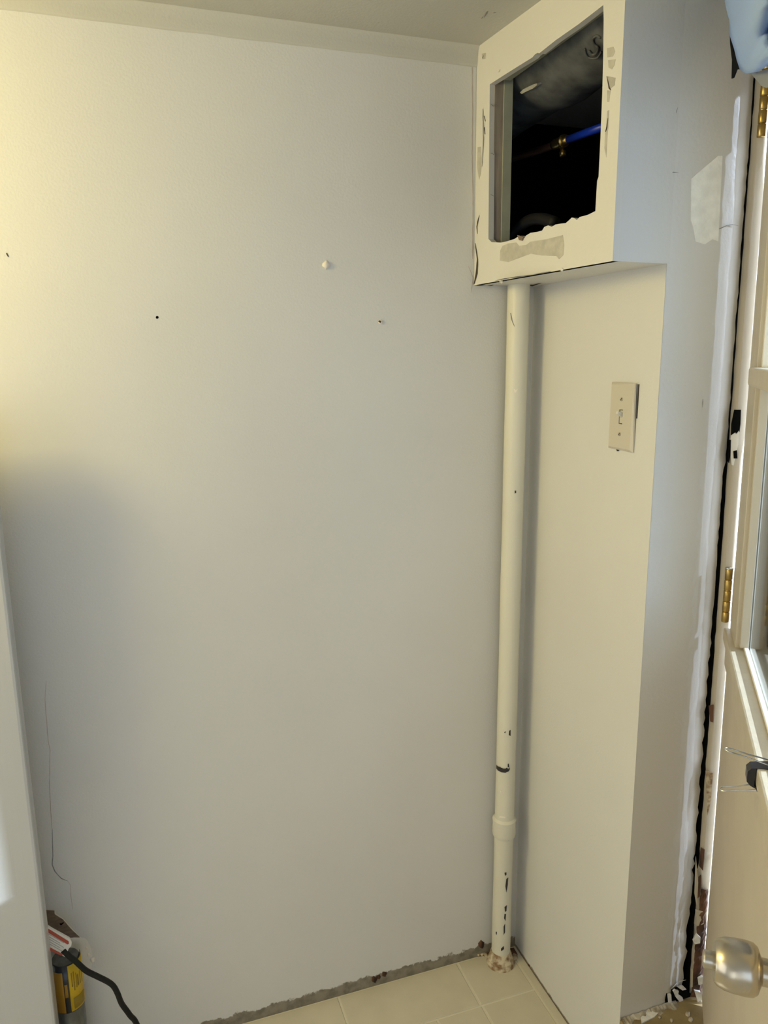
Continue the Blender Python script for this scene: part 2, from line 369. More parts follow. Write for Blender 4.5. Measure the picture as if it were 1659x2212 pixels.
# ---- marks on the return wall and the ceiling
patch('bare_and_sunlit_patch', PC, [(1493, 386), (1512, 369), (1546, 341), (1550, 337), (1560, 337), (1557, 400), (1553, 480), (1551, 522), (1538, 517), (1522, 528), (1502, 522), (1497, 490), (1492, 476)], M['sunpatch'], wallC, .0008)  # patch of sunlight put into the colour as a pale raised shape
for a in ([(1365, 232), (1369, 245), (1364, 258), (1368, 270)], [(1362, 268), (1366, 272)], [(1441, 385), (1438, 400), (1439, 410)], [(1446, 374), (1455, 372), (1466, 373)], [(1366, 470), (1369, 461)], [(1433, 212), (1431, 220)], [(1449, 240), (1458, 250), (1464, 232)], [(1518, 862), (1518, 880)], [(1340, 158), (1365, 156)]):
    ribbon('scuff_mark', PC, a, [2.5, 1.2], M['scuff'], wallC)
ribbon('hairline_crack', PC, [(1553, 495), (1570, 487), (1582, 485), (1595, 488)], [1.4], M['scuff'], wallC)
for a in ([(1046, 38), (1052, 28), (1054, 24)], [(1040, 40), (1043, 36)], [(1066, 28), (1072, 27)]): ribbon('scuff_mark', PCEIL, a, [3.4, 2.4], M['scuff'], ceil)
patch('ceiling_nail', PCEIL, [(437, 22), (441, 23), (440, 27), (437, 26)], M['scuff'], ceil)
# ---- base of the side wall
for px in ([(1141, 2082), (1145, 2085), (1144, 2094), (1141, 2092)], [(1199, 2178), (1206, 2180), (1210, 2190), (1203, 2192), (1198, 2186)]): patch('dirt_spot', PB, px, M['rot'], wallB, .0006)
ribbon('hairline_crack', PB, [(1140, 640), (1140, 690), (1137, 760)], [3, 1], M['crack'], wallB)

# ================================================================== SOFFIT with ragged opening
soffit = thing('soffit', 'white boxed soffit under the ceiling with a ragged rectangular opening to dark pipes', 'soffit')
def sof_panel():
    n = PS.n; nd = .012
    outer = [Vector((-S1, -.001, ZS)), Vector((-S2, FY2, ZS)), Vector((-S2, FY2, H)), Vector((-S1, -.001, H))]
    hole = [(1058, 182), (1105, 152), (1150, 124), (1155, 118), (1161, 114), (1165, 115), (1200, 87), (1250, 52), (1303, 11), (1304, 40), (1303, 120), (1301, 200), (1297, 300), (1293, 382), (1290, 390), (1286, 456),
            (1270, 464), (1252, 469), (1246, 475), (1240, 471), (1235, 470), (1230, 475), (1222, 482), (1212, 483), (1200, 485), (1192, 490), (1184, 487), (1176, 490), (1171, 498), (1160, 501), (1146, 503), (1136, 509), (1133, 514), (1127, 513), (1122, 509), (1112, 516), (1096, 521), (1082, 524), (1062, 523), (1055, 516), (1056, 400), (1057, 280)]
    hole = [PS.at(*p) for p in hole]
    loops = [outer, hole]; flat = outer+hole; bm = bmesh.new()
    f = [bm.verts.new(p) for p in flat]; b = [bm.verts.new(p-n*nd) for p in flat]
    for t in tessellate_polygon(loops):
        for vv in (f, b):
            try: bm.faces.new([vv[i] for i in t])
            except ValueError: pass
    for s, k in ((0, 4), (4, len(hole))):
        for i in range(k): bm.faces.new((f[s+i], f[s+(i+1) % k], b[s+(i+1) % k], b[s+i]))
    return obj('front_panel', bm, M['paint'], soffit)
sof_panel()
def quadbox(name, pts, dvec, m, parent):
    bm = bmesh.new(); a = [bm.verts.new(Vector(p)) for p in pts]; b = [bm.verts.new(Vector(p)+Vector(dvec)) for p in pts]; k = len(pts)
    bm.faces.new(a); bm.faces.new(b[::-1])
    for i in range(k): bm.faces.new((a[i], b[i], b[(i+1) % k], a[(i+1) % k]))
    return obj(name, bm, m, parent)
quadbox('bottom_panel', [(-S1+.0005, -.001, ZS), (-S2+.0005, FY2+.0005, ZS), (.0, -L, ZS), (0, -.001, ZS)], (0, 0, .012), M['paint'], soffit)
quadbox('end_panel', [(-S2+.0002, FY2, ZS+.0002), (.004, -L-.0001, ZS+.0002), (.004, -L-.0001, H), (-S2+.0002, FY2, H)], (0, .012, 0), M['wallC'], soffit)
# framing behind the panel
hx = -.123
box('stud', hx, hx+.018, -.051, -.012, ZS+.013, H-.001, M['wood'], soffit)
box('stud', hx+.018, hx+.036, -.054, -.012, ZS+.013, H-.001, M['greenwood'], soffit)
quadbox('header', [(hx, -.06, 1.945), (-.1, -.40, 1.953), (-.086, -.40, 1.953), (-.096, -.06, 1.945)], (0, 0, .026), M['greenwood'], soffit)
for v0 in (225, 330, 420): ribbon('nail', Plane((0, -1, 0), (0, -.0515, 0)), [(1060, v0), (1067, v0+4)], [2.5], M['scuff'], soffit, .003)
# wear on the soffit face
for px in ([(1081, 541), (1086, 531), (1098, 526), (1115, 524), (1121, 531), (1137, 529), (1146, 522), (1180, 517), (1216, 508), (1219, 530), (1217, 551), (1208, 560), (1202, 553), (1170, 552), (1146, 548), (1133, 553), (1120, 558), (1098, 566), (1080, 563)],
           [(1032, 318), (1039, 317), (1041, 345), (1039, 375), (1035, 388), (1031, 360)], [(1041, 116), (1050, 114), (1049, 127), (1042, 128)],
           [(1312, 104), (1325, 101), (1329, 112), (1324, 122), (1312, 124)], [(1314, 130), (1330, 128), (1328, 140), (1322, 150), (1315, 146)], [(1310, 164), (1330, 168), (1328, 184), (1318, 192), (1313, 180)], [(1312, 195), (1319, 196), (1316, 220), (1312, 220)],
           [(1312, 240), (1316, 238), (1314, 280), (1310, 275)], [(1308, 280), (1313, 280), (1310, 340), (1306, 320)]):
    patch('bare_and_sunlit_patch', PS, px, M['plaster'], soffit, .0004)
for a, wd in (([(1311, 165), (1316, 190), (1319, 195)], [1.2, 3.2]), ([(1316, 168), (1311, 166)], [1.5]), ([(1313, 255), (1311, 275), (1308, 285)], [1.5, 2.4]), ([(1026, 120), (1024, 200), (1023, 330)], [1.2]), ([(1035, 465), (1030, 490), (1031, 505)], [1.5, 2.2]),
              ([(1026, 525), (1031, 560), (1029, 590), (1024, 614)], [1.5, 4]), ([(1043, 235), (1044, 300), (1041, 360)], [2.5, 1.2]), ([(1046, 250), (1048, 262)], [4]), ([(1047, 275), (1048, 290)], [3]), ([(1045, 120), (1042, 126)], [2.5]), ([(1080, 150), (1077, 156)], [2])):
    ribbon('crack', PS, a, wd, M['crack'] if wd[-1] > 2 else M['scuff'], soffit, .0008)
ribbon('crack', PSB, [(1030, 617), (1052, 619), (1066, 616)], [3, 2], M['crack'], soffit)
ribbon('crack', PSB, [(1136, 615), (1150, 617), (1170, 611)], [5, 1], M['crack'], soffit)
ribbon('crack', PSB, [(1070, 606), (1110, 599), (1150, 594), (1190, 586)], [2.2, 1.4], M['scuff'], soffit)
blob('paint_drip', PS, 1083, 608, 4, .002, M['paint'], soffit, 1); blob('paint_drip', PS, 1214, 582, 4, .002, M['paint'], soffit, 2)
patch('torn_flap', PS, [(1120, 508), (1133, 512), (1130, 520), (1124, 519)], M['chipboardpaper'], soffit, .003)
# cavity shell
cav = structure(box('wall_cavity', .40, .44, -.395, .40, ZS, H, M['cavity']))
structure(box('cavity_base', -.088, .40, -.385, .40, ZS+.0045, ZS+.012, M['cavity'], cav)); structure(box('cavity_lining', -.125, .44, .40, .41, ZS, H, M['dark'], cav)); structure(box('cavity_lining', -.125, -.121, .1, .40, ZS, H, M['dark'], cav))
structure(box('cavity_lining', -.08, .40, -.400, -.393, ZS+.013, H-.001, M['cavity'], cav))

# ---- pipes in the cavity
drain = thing('drain_pipe', 'large black cast iron drain pipe running across the top of the soffit opening', 'pipe')
DRX, DRZ = .002, 2.01
def drain_body():
    bm = bmesh.new(); seg, n = 36, 40; rows = []
    for i in range(n+1):
        y = .28-.668*i/n; r = .10+.0012*math.sin(i*.4)+.0008*math.sin(i*.9+1); row = []
        for k in range(seg):
            a = 2*math.pi*k/seg; rr = r+.005*math.sin(i*.5)*math.sin(i*.21+1)*max(0, -math.sin(a)-.2)
            row.append(bm.verts.new((DRX+rr*math.cos(a), y, DRZ+min(rr*math.sin(a), .004))))
        rows.append(row)
    for a, b in zip(rows, rows[1:]):
        for k in range(seg): bm.faces.new((a[k], a[(k+1) % seg], b[(k+1) % seg], b[k]))
    bm.faces.new(rows[0]); bm.faces.new(rows[-1][::-1])
    return obj('pipe_body', bm, M['castiron'], drain, smooth=True)
drain_body()
def on_drain(u, v, off=.0):
    d = ray(u, v); cx, cz, r = DRX, DRZ, .10+off; ox, oz = CAM.x-cx, CAM.z-cz
    a = d.x*d.x+d.z*d.z; b = 2*(ox*d.x+oz*d.z); c = ox*ox+oz*oz-r*r; q = max(0, b*b-4*a*c); return CAM+d*((-b-math.sqrt(q))/(2*a))
tube('cast_letter', spline([on_drain(*p) for p in ((1297, 82), (1289, 77), (1281, 84), (1284, 96), (1292, 103), (1289, 114), (1280, 118), (1272, 110))], 5), .0022, M['castiron'], drain, 6)
tube('cast_letter', spline([on_drain(*p) for p in ((1263, 105), (1268, 121), (1278, 126), (1291, 124), (1299, 112))], 5), .0018, M['castiron'], drain, 6)
bm = bmesh.new(); vv = [bm.verts.new(on_drain(u, v, .009)) for u, v in ((1123, 200), (1130, 193), (1148, 184), (1159, 180), (1160, 184), (1150, 192), (1136, 198), (1127, 203))]; vb = [bm.verts.new(v.co+Vector((.012, 0, .004))) for v in vv]
bm.faces.new(vv); bm.faces.new(vb[::-1])
for i in range(8): bm.faces.new((vv[i], vv[(i+1) % 8], vb[(i+1) % 8], vb[i]))
tag(obj('plaster_smear', bm, M['plaster'], drain))
PX1 = Plane((-1, 0, 0), (.06, 0, 0))
sup = thing('water_pipe', 'bright blue plastic water tube with brass valve inside the dark soffit opening', 'pipe')
tube('blue_tube', [PX1.at(1310, 271), PX1.at(1266, 287), PX1.at(1226, 302)], .0075, M['blue'], sup)
tube('valve_body', [PX1.at(1228, 301), PX1.at(1214, 306), PX1.at(1212, 307), PX1.at(1200, 312), PX1.at(1196, 314)], [.008, .008, .0105, .0105, .009], M['brass'], sup, 14)
tube('valve_ring', [PX1.at(1219, 304), PX1.at(1216, 305)], .0125, M['brass'], sup, 14)
tube('drain_stub', [PX1.at(1212, 312), PX1.at(1215, 326), PX1.at(1215, 327), PX1.at(1216, 337)], [.0045, .0045, .0065, .0065], M['brass'], sup, 8)
tube('copper_pipe', [PX1.at(1198, 313), PX1.at(1165, 325), PX1.at(1128, 336), PX1.at(1095, 346)], .0075, M['copper'], sup)
PX2 = Plane((-1, 0, 0), (-.05, 0, 0))
tube('hose_bend', spline([PX2.at(*p) for p in ((1098, 522), (1120, 494), (1144, 476), (1172, 473), (1200, 482))], 5), .011, M['rubber'], None)
tag(bpy.data.objects['hose_bend'], 'black curved hose lying at the bottom of the soffit opening', 'hose')

# ================================================================== STANDPIPE in the corner
pipe = thing('standpipe', 'cream painted vertical iron pipe in the corner from floor to soffit, chipped black spots', 'pipe')
PP = Plane((0, -1, 0), (0, -.035, 0)); PIPE_R = .0222; PCX0, PCX1 = -.0545, -.0590
def pc(z): return Vector((PCX1+(PCX0-PCX1)*z/ZS, -.036, z))
def pipe_body():
    bm = bmesh.new(); rnd = random.Random(8); n, seg = 110, 28; rows = []
    for i in range(n+1):
        z = .012+(ZS-.012)*i/n; c = pc(z); row = []
        for k in range(seg):
            a = 2*math.pi*k/seg; rr = PIPE_R*(1+.012*math.sin(i*.31)+rnd.uniform(-.006, .006)); row.append(bm.verts.new((c.x+rr*math.cos(a), min(c.y+rr*math.sin(a), -.001), z)))
        rows.append(row)
    for a, b in zip(rows, rows[1:]):
        for k in range(seg): bm.faces.new((a[k], a[(k+1) % seg], b[(k+1) % seg], b[k]))
    return obj('pipe_shaft', bm, M['pipe'], pipe, smooth=True)
pipe_body()
def zpx(u, v): return PP.at(u, v, .015).z
zc = zpx(1084, 1794)
lathe('coupling', pc(zc-.021), (0, 0, 1), [(.0225, -.002), (.0262, 0), (.0275, .006), (.0268, .03), (.0275, .036), (.0275, .041), (.0225, .046)], M['pipe'], pipe, 28)
lathe('floor_flange', Vector((-.0590, -.036, 0)), (0, 0, 1), [(.034, -.004), (.034, .003), (.031, .007), (.030, .009), (.0305, .013), (.027, .018), (.0262, .026), (.0225, .036)], M['rust'], pipe, 28)
def on_pipe(u, v, off=.0007):
    d = ray(u, v); z = zpx(u, v); c = pc(z); r = PIPE_R+off; ox, oy = CAM.x-c.x, CAM.y-c.y
    a = d.x*d.x+d.y*d.y; b = 2*(ox*d.x+oy*d.y); e = ox*ox+oy*oy-r*r; q = b*b-4*a*e
    return CAM+d*((-b-math.sqrt(max(q, 0)))/(2*a))
def pipe_chip(px, m=M['chip'], nm='paint_chip', sub=3):
    pts = []
    for i in range(len(px)):
        a, b = px[i], px[(i+1) % len(px)]
        for j in range(sub): pts.append((a[0]+(b[0]-a[0])*j/sub, a[1]+(b[1]-a[1])*j/sub))
    u0 = sum(p[0] for p in px)/len(px); v0 = sum(p[1] for p in px)/len(px)
    P = [on_pipe(*p, .0009) for p in pts]; cpt = on_pipe(u0, v0, .0011)
    bm = bmesh.new(); c = bm.verts.new(cpt); f = [bm.verts.new(p) for p in P]; c3 = pc(cpt.z)
    b = [bm.verts.new(p+(Vector((c3.x, c3.y, p.z))-p).normalized()*.0015) for p in P]; k = len(P)
    for i in range(k): bm.faces.new((c, f[i], f[(i+1) % k])); bm.faces.new((f[i], b[i], b[(i+1) % k], f[(i+1) % k]))
    obj(nm, bm, m, pipe)
def pipe_band(top, bot, m=M['chip']):
    bm = bmesh.new(); a = [bm.verts.new(on_pipe(*p, .0009)) for p in top]; b = [bm.verts.new(on_pipe(*p, .0009)) for p in bot]
    a2 = [bm.verts.new(on_pipe(*p, -.001)) for p in top]; b2 = [bm.verts.new(on_pipe(*p, -.001)) for p in bot]
    for i in range(len(a)-1):
        bm.faces.new((a[i], a[i+1], b[i+1], b[i])); bm.faces.new((a[i], a2[i], a2[i+1], a[i+1])); bm.faces.new((b[i], b[i+1], b2[i+1], b2[i]))
    obj('paint_chip', bm, m, pipe)
pipe_band([(1072, 1652), (1075, 1655), (1079, 1656.5), (1084, 1659), (1088, 1660.5), (1092, 1660.5), (1095, 1658), (1098, 1662), (1101, 1657)], [(1072, 1660), (1075, 1664), (1079, 1666.5), (1084, 1668.5), (1088, 1669), (1092, 1669.5), (1095, 1667.5), (1098, 1667), (1101, 1663)])
for px in ([(1097, 1651), (1099, 1650), (1100, 1657), (1097, 1657)], [(1100, 1579), (1103, 1577), (1103, 1590), (1099, 1588)], [(1089, 1582), (1093, 1580), (1091, 1584)], [(1098, 1805), (1102, 1801), (1103, 1810), (1099, 1817)], [(1112, 1060), (1115, 1060), (1115, 1065), (1112, 1066)],
           [(1090, 1886), (1094, 1885), (1094, 1890), (1091, 1892)], [(1094, 1900), (1098, 1896), (1097, 1912), (1094, 1928), (1092, 1915)], [(1090, 1960), (1095, 1956), (1094, 1968), (1091, 1970)], [(1090, 1975), (1093, 1975), (1092, 1990), (1089, 1984)], [(1088, 2002), (1091, 1996), (1091, 2014), (1088, 2020)],
           [(1071, 2013), (1073, 2013), (1073, 2019), (1071, 2018)], [(1082, 2050), (1088, 2044), (1089, 2050), (1083, 2055)]): pipe_chip(px)
pipe_chip([(1102, 676), (1104, 677), (1107, 693), (1112, 706), (1109, 702), (1104, 690)], M['scuff'])
pipe_chip([(1110, 838), (1113, 843), (1119, 840), (1115, 847), (1112, 849)], M['fillerblob'])
for px in ([(1079, 1763), (1092, 1765), (1090, 1768), (1078, 1766)], [(1080, 1708), (1084, 1709), (1082, 1712)]): pipe_chip(px, M['fillerblob'])
# broken floor round the pipe
for k, px in enumerate(([(1030, 2058), (1050, 2046), (1060, 2058), (1052, 2066), (1034, 2064)], [(1095, 2050), (1110, 2048), (1118, 2062), (1106, 2068), (1096, 2070)])):
    patch('broken_floor', PF, px, M['rot'], floor, .0012)
for k, (u, v, r) in enumerate(((1042, 2058, 7), (1050, 2063, 6), (1112, 2066, 8), (1104, 2073, 6), (1034, 2060, 5))): blob('floor_crumb', PF, u, v, r, .005, M['rust'], floor, 70+k)

# ================================================================== LIGHT SWITCH on the side wall
sw = thing('light_switch', 'ivory toggle light switch plate with two screws on the cream side wall', 'light switch')
cy, cz, hw, hh = -.3245, 1.3358, .035, .0585
ROT = math.radians(.6)
def Sw(a, b, d):    # a to the right along the wall, b up, d out of the wall
    a2, b2 = a*math.cos(ROT)+b*math.sin(ROT), -a*math.sin(ROT)+b*math.cos(ROT)
    return Vector((-d, cy-a2, cz+b2))
def plate():
    bm = bmesh.new(); ox, oz = .0052, .0125
    out0 = [(-hw, -hh), (hw, -hh), (hw, hh), (-hw, hh)]; i1 = [(-hw+.004, -hh+.004), (hw-.005, -hh+.004), (hw-.005, hh-.004), (-hw+.004, hh-.004)]; hole = [(-ox, -oz), (ox, -oz), (ox, oz), (-ox, oz)]
    R = []
    for pts, d in ((out0, 0), (out0, .003), (i1, .0062), (hole, .0062), (hole, .001)):
        R.append([bm.verts.new(Sw(a, b, d+(.004 if a > hw-.001 and d < .004 and b > 0 else 0))) for a, b in pts])
    for r0, r1 in zip(R, R[1:]):
        for i in range(4): bm.faces.new((r0[i], r0[(i+1) % 4], r1[(i+1) % 4], r1[i]))
    return obj('plate', bm, M['plate'], sw)
plate()
bm = bmesh.new(); add_box(bm, -.0042, .0042, -.0112, .0112, .001, .0048, lambda a, b, d: Sw(a, b, d)); obj('switch_collar', bm, M['plate'], sw)
bm = bmesh.new(); add_box(bm, -.0053, .0053, -.0126, .0126, .0003, .0012, lambda a, b, d: Sw(a, b, d)); obj('switch_recess', bm, M['dark'], sw)
bm = bmesh.new(); add_pts_hull(bm, [Sw(a, b, d) for a in (-.0034, .0034) for b, d in ((-.0015, .004), (.0075, .004), (.0052, .0150), (.0098, .0140))])
bmesh.ops.bevel(bm, geom=bm.edges[:], offset=.0008, segments=2, affect='EDGES'); obj('toggle', bm, M['whiteplastic'], sw)
for sgn in (-1, 1):
    s_ = lathe('screw', Sw(0, sgn*.0302, .0058), (-1, 0, 0), [(.0034, 0), (.0033, .0010), (.002, .0016), (.0005, .0018)], M['screw'], sw, 14)
    bm = bmesh.new(); add_box(bm, -.0028, .0028, -.0005, .0005, .0070, .0079, lambda a, b, d, q=sgn*.0302: Sw(a*.75-b*.6, a*.6+b*.75+q, d)); obj('screw_slot', bm, M['crack'], s_)
bm = bmesh.new(); add_box(bm, hw+.0002, hw+.0028, 0, hh-.001, .0, .0006, lambda a, b, d: Sw(a, b, d)); obj('plate_gap', bm, M['crack'], sw)
blob('paint_drip', PB, 1334, 972, 3, .003, M['crack'], sw, 9)

# ================================================================== DOOR FRAME, DOOR
def jamb():
    rnd = random.Random(5); bm = bmesh.new(); rows = []
    for i in range(121):
        z = .176+(1.975-.176)*i/120
        x0 = .159+rnd.uniform(-.0006, .0006); 
        if z < .5: x0 += rnd.uniform(-.001, .003)
        yb = -.4215+(rnd.uniform(0, .004) if z < .3 else 0)
        x0 += .75*lean(z); xm = .1712+lean(z)+rnd.uniform(-.0004, .0004)+.005*max(0, min(1, (z-1.26)/.04, (1.74-z)/.04))+.0022*max(0, min(1, (1.0-z)/.1)); yb -= .003
        rows.append([bm.verts.new(p) for p in ((x0, -.395, z), (x0, yb+.0065, z), (x0+.0015, yb+.0052, z), (xm-.0015, yb+.0004, z), (xm, yb, z), (xm+.0003, yb+.0045, z), (.30, yb+.0045, z), (.30, -.395, z))])
    for a, b in zip(rows, rows[1:]):
        for k in range(8): bm.faces.new((a[k], a[(k+1) % 8], b[(k+1) % 8], b[k]))
    bm.faces.new(rows[0]); bm.faces.new(rows[-1][::-1])
    o = obj('trim_2', bm, M['trim']); return structure(o)
jam = jamb()
def jamb_gap():
    rnd = random.Random(21); bm = bmesh.new(); rows = []
    for i in range(91):
        z = .172+1.8*i/90; ln = .75*lean(z); yf = -.4066-.0024*max(0, min(1, (1.32-z)/.25))+rnd.uniform(-.0006, .0006)
        rows.append([bm.verts.new(p) for p in ((.142+ln, -.386, z), (.1592+ln, -.386, z), (.1592+ln, yf, z), (.1578+ln, yf, z), (.1570+ln, -.390, z), (.142+ln, -.390, z))])
    for a, b in zip(rows, rows[1:]):
        for k in range(6): bm.faces.new((a[k], a[(k+1) % 6], b[(k+1) % 6], b[k]))
    return obj('jamb_gap', bm, M['dark'], jam)
jamb_gap()
def sun_leak_diffuser():  # strip added in the hinge gap to dim and spread the leaking sun
    rnd = random.Random(31); bm = bmesh.new(); rows = []
    for i in range(61):
        z = .178+(1.962-.178)*i/60; ln = lean(z); d = rnd.uniform(-.0006, .0006)
        rows.append([bm.verts.new(p) for p in ((.1765+ln, -.4396+d, z), (.1772+ln, -.4396+d, z), (.1780+ln, -.4200, z), (.1772+ln, -.4200, z))])
    for a, b in zip(rows, rows[1:]):
        for k in range(4): bm.faces.new((a[k], a[(k+1) % 4], b[(k+1) % 4], b[k]))
    return obj('sun_leak_diffuser', bm, M['vinyl'], jam)
sun_leak_diffuser()
# strike hole and chewed paint on the jamb
PJ = Plane((-.5, -1, 0), (.1712, -.4247, 0))
patch('mortise_hole', PJ, [(1586, 885), (1600, 885), (1599, 915), (1597, 932), (1592, 936), (1587, 934), (1579, 940), (1580, 915)], M['dark'], jam, .0016)
patch('chewed_paint', PJ, [(1579, 940), (1586, 935), (1590, 938), (1595, 930), (1594, 960), (1590, 975), (1584, 1005), (1580, 1004), (1577, 985), (1576, 960)], M['bead'], jam, .0022)
for px in ([(1583, 974), (1591, 972), (1592, 990), (1584, 990)], [(1575, 950), (1578, 950), (1577, 985), (1574, 1000), (1572, 996)]): patch('mortise_hole', PJ, px, M['dark'], jam, .0027)
# rotten foot of the jamb
def rot_foot():
    rnd = random.Random(3); bm = bmesh.new(); rows = []
    for i in range(41):
        q = i/40; z = .182+.245*q; r = []
        for k in range(6):
            a = k/5; wid = .026*(1-q*.55); r.append(bm.verts.new((.1605+wid*a+rnd.uniform(-.0012, .0012)+.004*q, -.4205-.0055*a-.0030*math.sin(math.pi*a)+rnd.uniform(-.0014, .0014), z)))
        rows.append(r)
    for a, b in zip(rows, rows[1:]):
        for k in range(5): bm.faces.new((a[k], a[k+1], b[k+1], b[k]))
    return obj('rotten_wood', bm, M['rot'], jam)
rot_foot()
for k, (px, mm) in enumerate((([(1496, 2030), (1504, 2015), (1512, 2022), (1511, 2034), (1500, 2036)], 'flake'), ([(1506, 2110), (1517, 2106), (1516, 2122), (1508, 2124)], 'flake'), ([(1498, 2135), (1512, 2140), (1516, 2156), (1506, 2160)], 'flake'), ([(1492, 2095), (1496, 2092), (1495, 2128), (1491, 2130)], 'trim'),
                              ([(1503, 1850), (1508, 1905), (1505, 1960), (1500, 1930)], 'trim'), ([(1502, 1965), (1518, 1968), (1520, 1995), (1506, 2000)], 'trim'), ([(1524, 1665), (1540, 1670), (1535, 1730), (1528, 1760), (1526, 1700)], 'rust'), ([(1514, 1830), (1522, 1835), (1518, 1880), (1510, 1870)], 'rot'), ([(1509, 1895), (1514, 1890), (1512, 1935), (1506, 1940)], 'rot'), ([(1531, 1525), (1541, 1522), (1540, 1560), (1534, 1558)], 'rot'))):
    patch('paint_flake', PJ, px, M[mm], jam, .0046 if px[0][1] > 2000 else .0012)
# crumbling base of the return wall
PCf = Plane((0, -1, 0), (0, -L-.001, 0))
patch('dark_gap', PCf, [(1437, 2160), (1440, 2146), (1449, 2150), (1450, 2172), (1438, 2172)], M['dark'], wallC, .0002)
patch('dark_gap', PCf, [(1450, 2138), (1462, 2132), (1500, 2150), (1510, 2185), (1512, 2204), (1490, 2186), (1470, 2172), (1452, 2165)], M['dark'], wallC, .0002)
for px in ([(1452, 2139), (1456, 2135), (1464, 2138), (1463, 2146), (1472, 2152), (1474, 2158), (1467, 2163), (1458, 2152), (1455, 2144)], [(1463, 2131), (1474, 2128), (1481, 2135), (1472, 2137)], [(1480, 2158), (1486, 2162), (1495, 2170), (1488, 2168)], [(1441, 2147), (1448, 2146), (1449, 2162), (1443, 2165)], [(1469, 2158), (1471, 2172), (1469, 2173)]):
    patch('paint_flake', PCf, px, M['flake'], wallC, .003)
ribbon('chipped_edge', PC, [(1448, 2138), (1466, 2120), (1482, 2117)], [3, 2], M['flake'], wallC, .001)
# landing below the door
step = structure(box('floor_landing', 0.0005, 1.2, -1.6, -L-.0005, -.02, .1745, M['stepfloor']))
def landing_edge():
    bm = bmesh.new(); rnd = random.Random(2); rows = []
    for i in range(33):
        x = .002+.128*i/32; w_ = .013+.004*math.sin(i*.7)+rnd.uniform(-.002, .002); h = .1755+.003*rnd.random()
        rows.append([bm.verts.new(p) for p in ((x, -L-.001, .170), (x, -L-.001, h+.002), (x, -L-w_*.6, h), (x, -L-w_, .1748))])
    for a, b in zip(rows, rows[1:]):
        for k in range(3): bm.faces.new((a[k], a[k+1], b[k+1], b[k]))
    return obj('worn_edge', bm, M['stepedge'], step)
landing_edge()
PST = Plane((0, 0, 1), (0, 0, .1745))
patch('white_scrape', PST, [(1384, 2200), (1402, 2183), (1412, 2182), (1422, 2190), (1414, 2198), (1386, 2212)], M['flake'], step, .0025)
for k, (u, v, r) in enumerate(((1451, 2204, 4), (1486, 2190, 6), (1492, 2202, 5), (1425, 2198, 3))): blob('debris', PST, u, v, r, .004, M['trim'], step, 90+k)

door = bpy.data.objects.new('door_1', None); C.objects.link(door); door['kind'] = 'structure'
door['label'] = 'cream half-glazed door standing ajar at the right edge with nickel knob'
def dbox(name, t0, t1, o0, o1, z0, z1, m, parent=door, bev=.0012): return box(name, t0, t1, o0, o1, z0, z1, m, parent, bev, fn=D)
T0, T1, ST = .003, .84, .098; ZB, ZT = .186, 1.965; GZ0, GZ1 = .955, 1.84
dbox('hinge_stile', T0, ST, -.036, 0, ZB, ZT, M['trim']); dbox('lock_stile', T1-.1, T1, -.036, 0, ZB, ZT, M['trim'])
dbox('top_rail', ST, T1-.1, -.036, 0, GZ1, ZT, M['trim']); dbox('lower_panel', ST, T1-.1, -.036, -.0004, ZB, GZ0-.002, M['doorpaint'])
dbox('panel_face', T0+.0, T1, -.0002, .0012, ZB+.002, .892, M['doorpaint'])
dbox('ledge', T0-.002, T1, -.036, .0105, .938, .962, M['trim'], bev=.003); dbox('apron', T0, T1, .0, .0055, .893, .938, M['trim'], bev=.002)
dbox('glazing_bead', ST, T1-.1, -.019, -.012, .962, .9675, M['bead'], bev=.0012)
dbox('muntin', ST-.008, T1-.092, -.034, .0105, 1.393, 1.421, M['trim'], bev=.004)
for a, b in ((.966, 1.393), (1.421, GZ1)):
    dbox('glazing_bead', ST-.001, ST+.012, -.019, -.006, a, b, M['trim'] if a < 1 else M['bead']); dbox('glazing_bead', T1-.112, T1-.099, -.019, -.006, a, b, M['bead'])  # upper hinge-side bead painted white for the daylight falling on it
    dbox('glass_pane', ST, T1-.1, -.0235, -.0205, a-.004, b+.003, M['glass'], bev=0)
# hinges
def hinge(z0, hh_, name='hinge'):
    p0 = Vector((.1570+lean(z0+.05), -.4315, z0)); r = .0062
    h = tube(name, [p0+Vector((0, 0, .0005)), p0+Vector((0, 0, hh_-.0005))], r*.78, M['brass'], door)
    for k in range(5):
        a, b = p0.z+hh_*k/5+.0006, p0.z+hh_*(k+1)/5-.0006
        tube('knuckle', [(p0.x, p0.y, a), (p0.x, p0.y, a+.001), (p0.x, p0.y, b-.001), (p0.x, p0.y, b)], [r*.9, r, r, r*.9], M['brass'], h, 14)
    tube('pin_head', [(p0.x, p0.y, p0.z+hh_-.0005), (p0.x, p0.y, p0.z+hh_+.002)], r*1.08, M['steel'], h, 14)
    bm = bmesh.new(); add_box(bm, -.002, .028, -.036, .0, z0, z0+hh_, lambda a, b, c: D(.0015-a*.08, b, c))
    obj('hinge_leaf', bm, M['brass'], h)
hinge(.975, .098); hinge(1.772, .098)
# door knob
kt, kz = .745, .889
KO = D(kt, 0.0012, kz)
kn = lathe('door_knob', KO, DN, [(.0118, .0), (.0118, .027), (.0150, .0285), (.0200, .0305), (.0226, .034), (.0234, .040), (.0232, .050), (.0222, .058), (.0200, .0640), (.0172, .0670), (.0, .0674)], M['nickel'], door, 48)
lathe('rose', KO, DN, [(.032, 0), (.032, .003), (.027, .008), (.014, .010)], M['nickel'], kn, 40)
lathe('turn_button', KO+DN*.0668, DN, [(.0078, -.002), (.0082, .004), (.0082, .0085), (.0070, .0098), (.0, .0100)], M['nickel'], kn, 24)

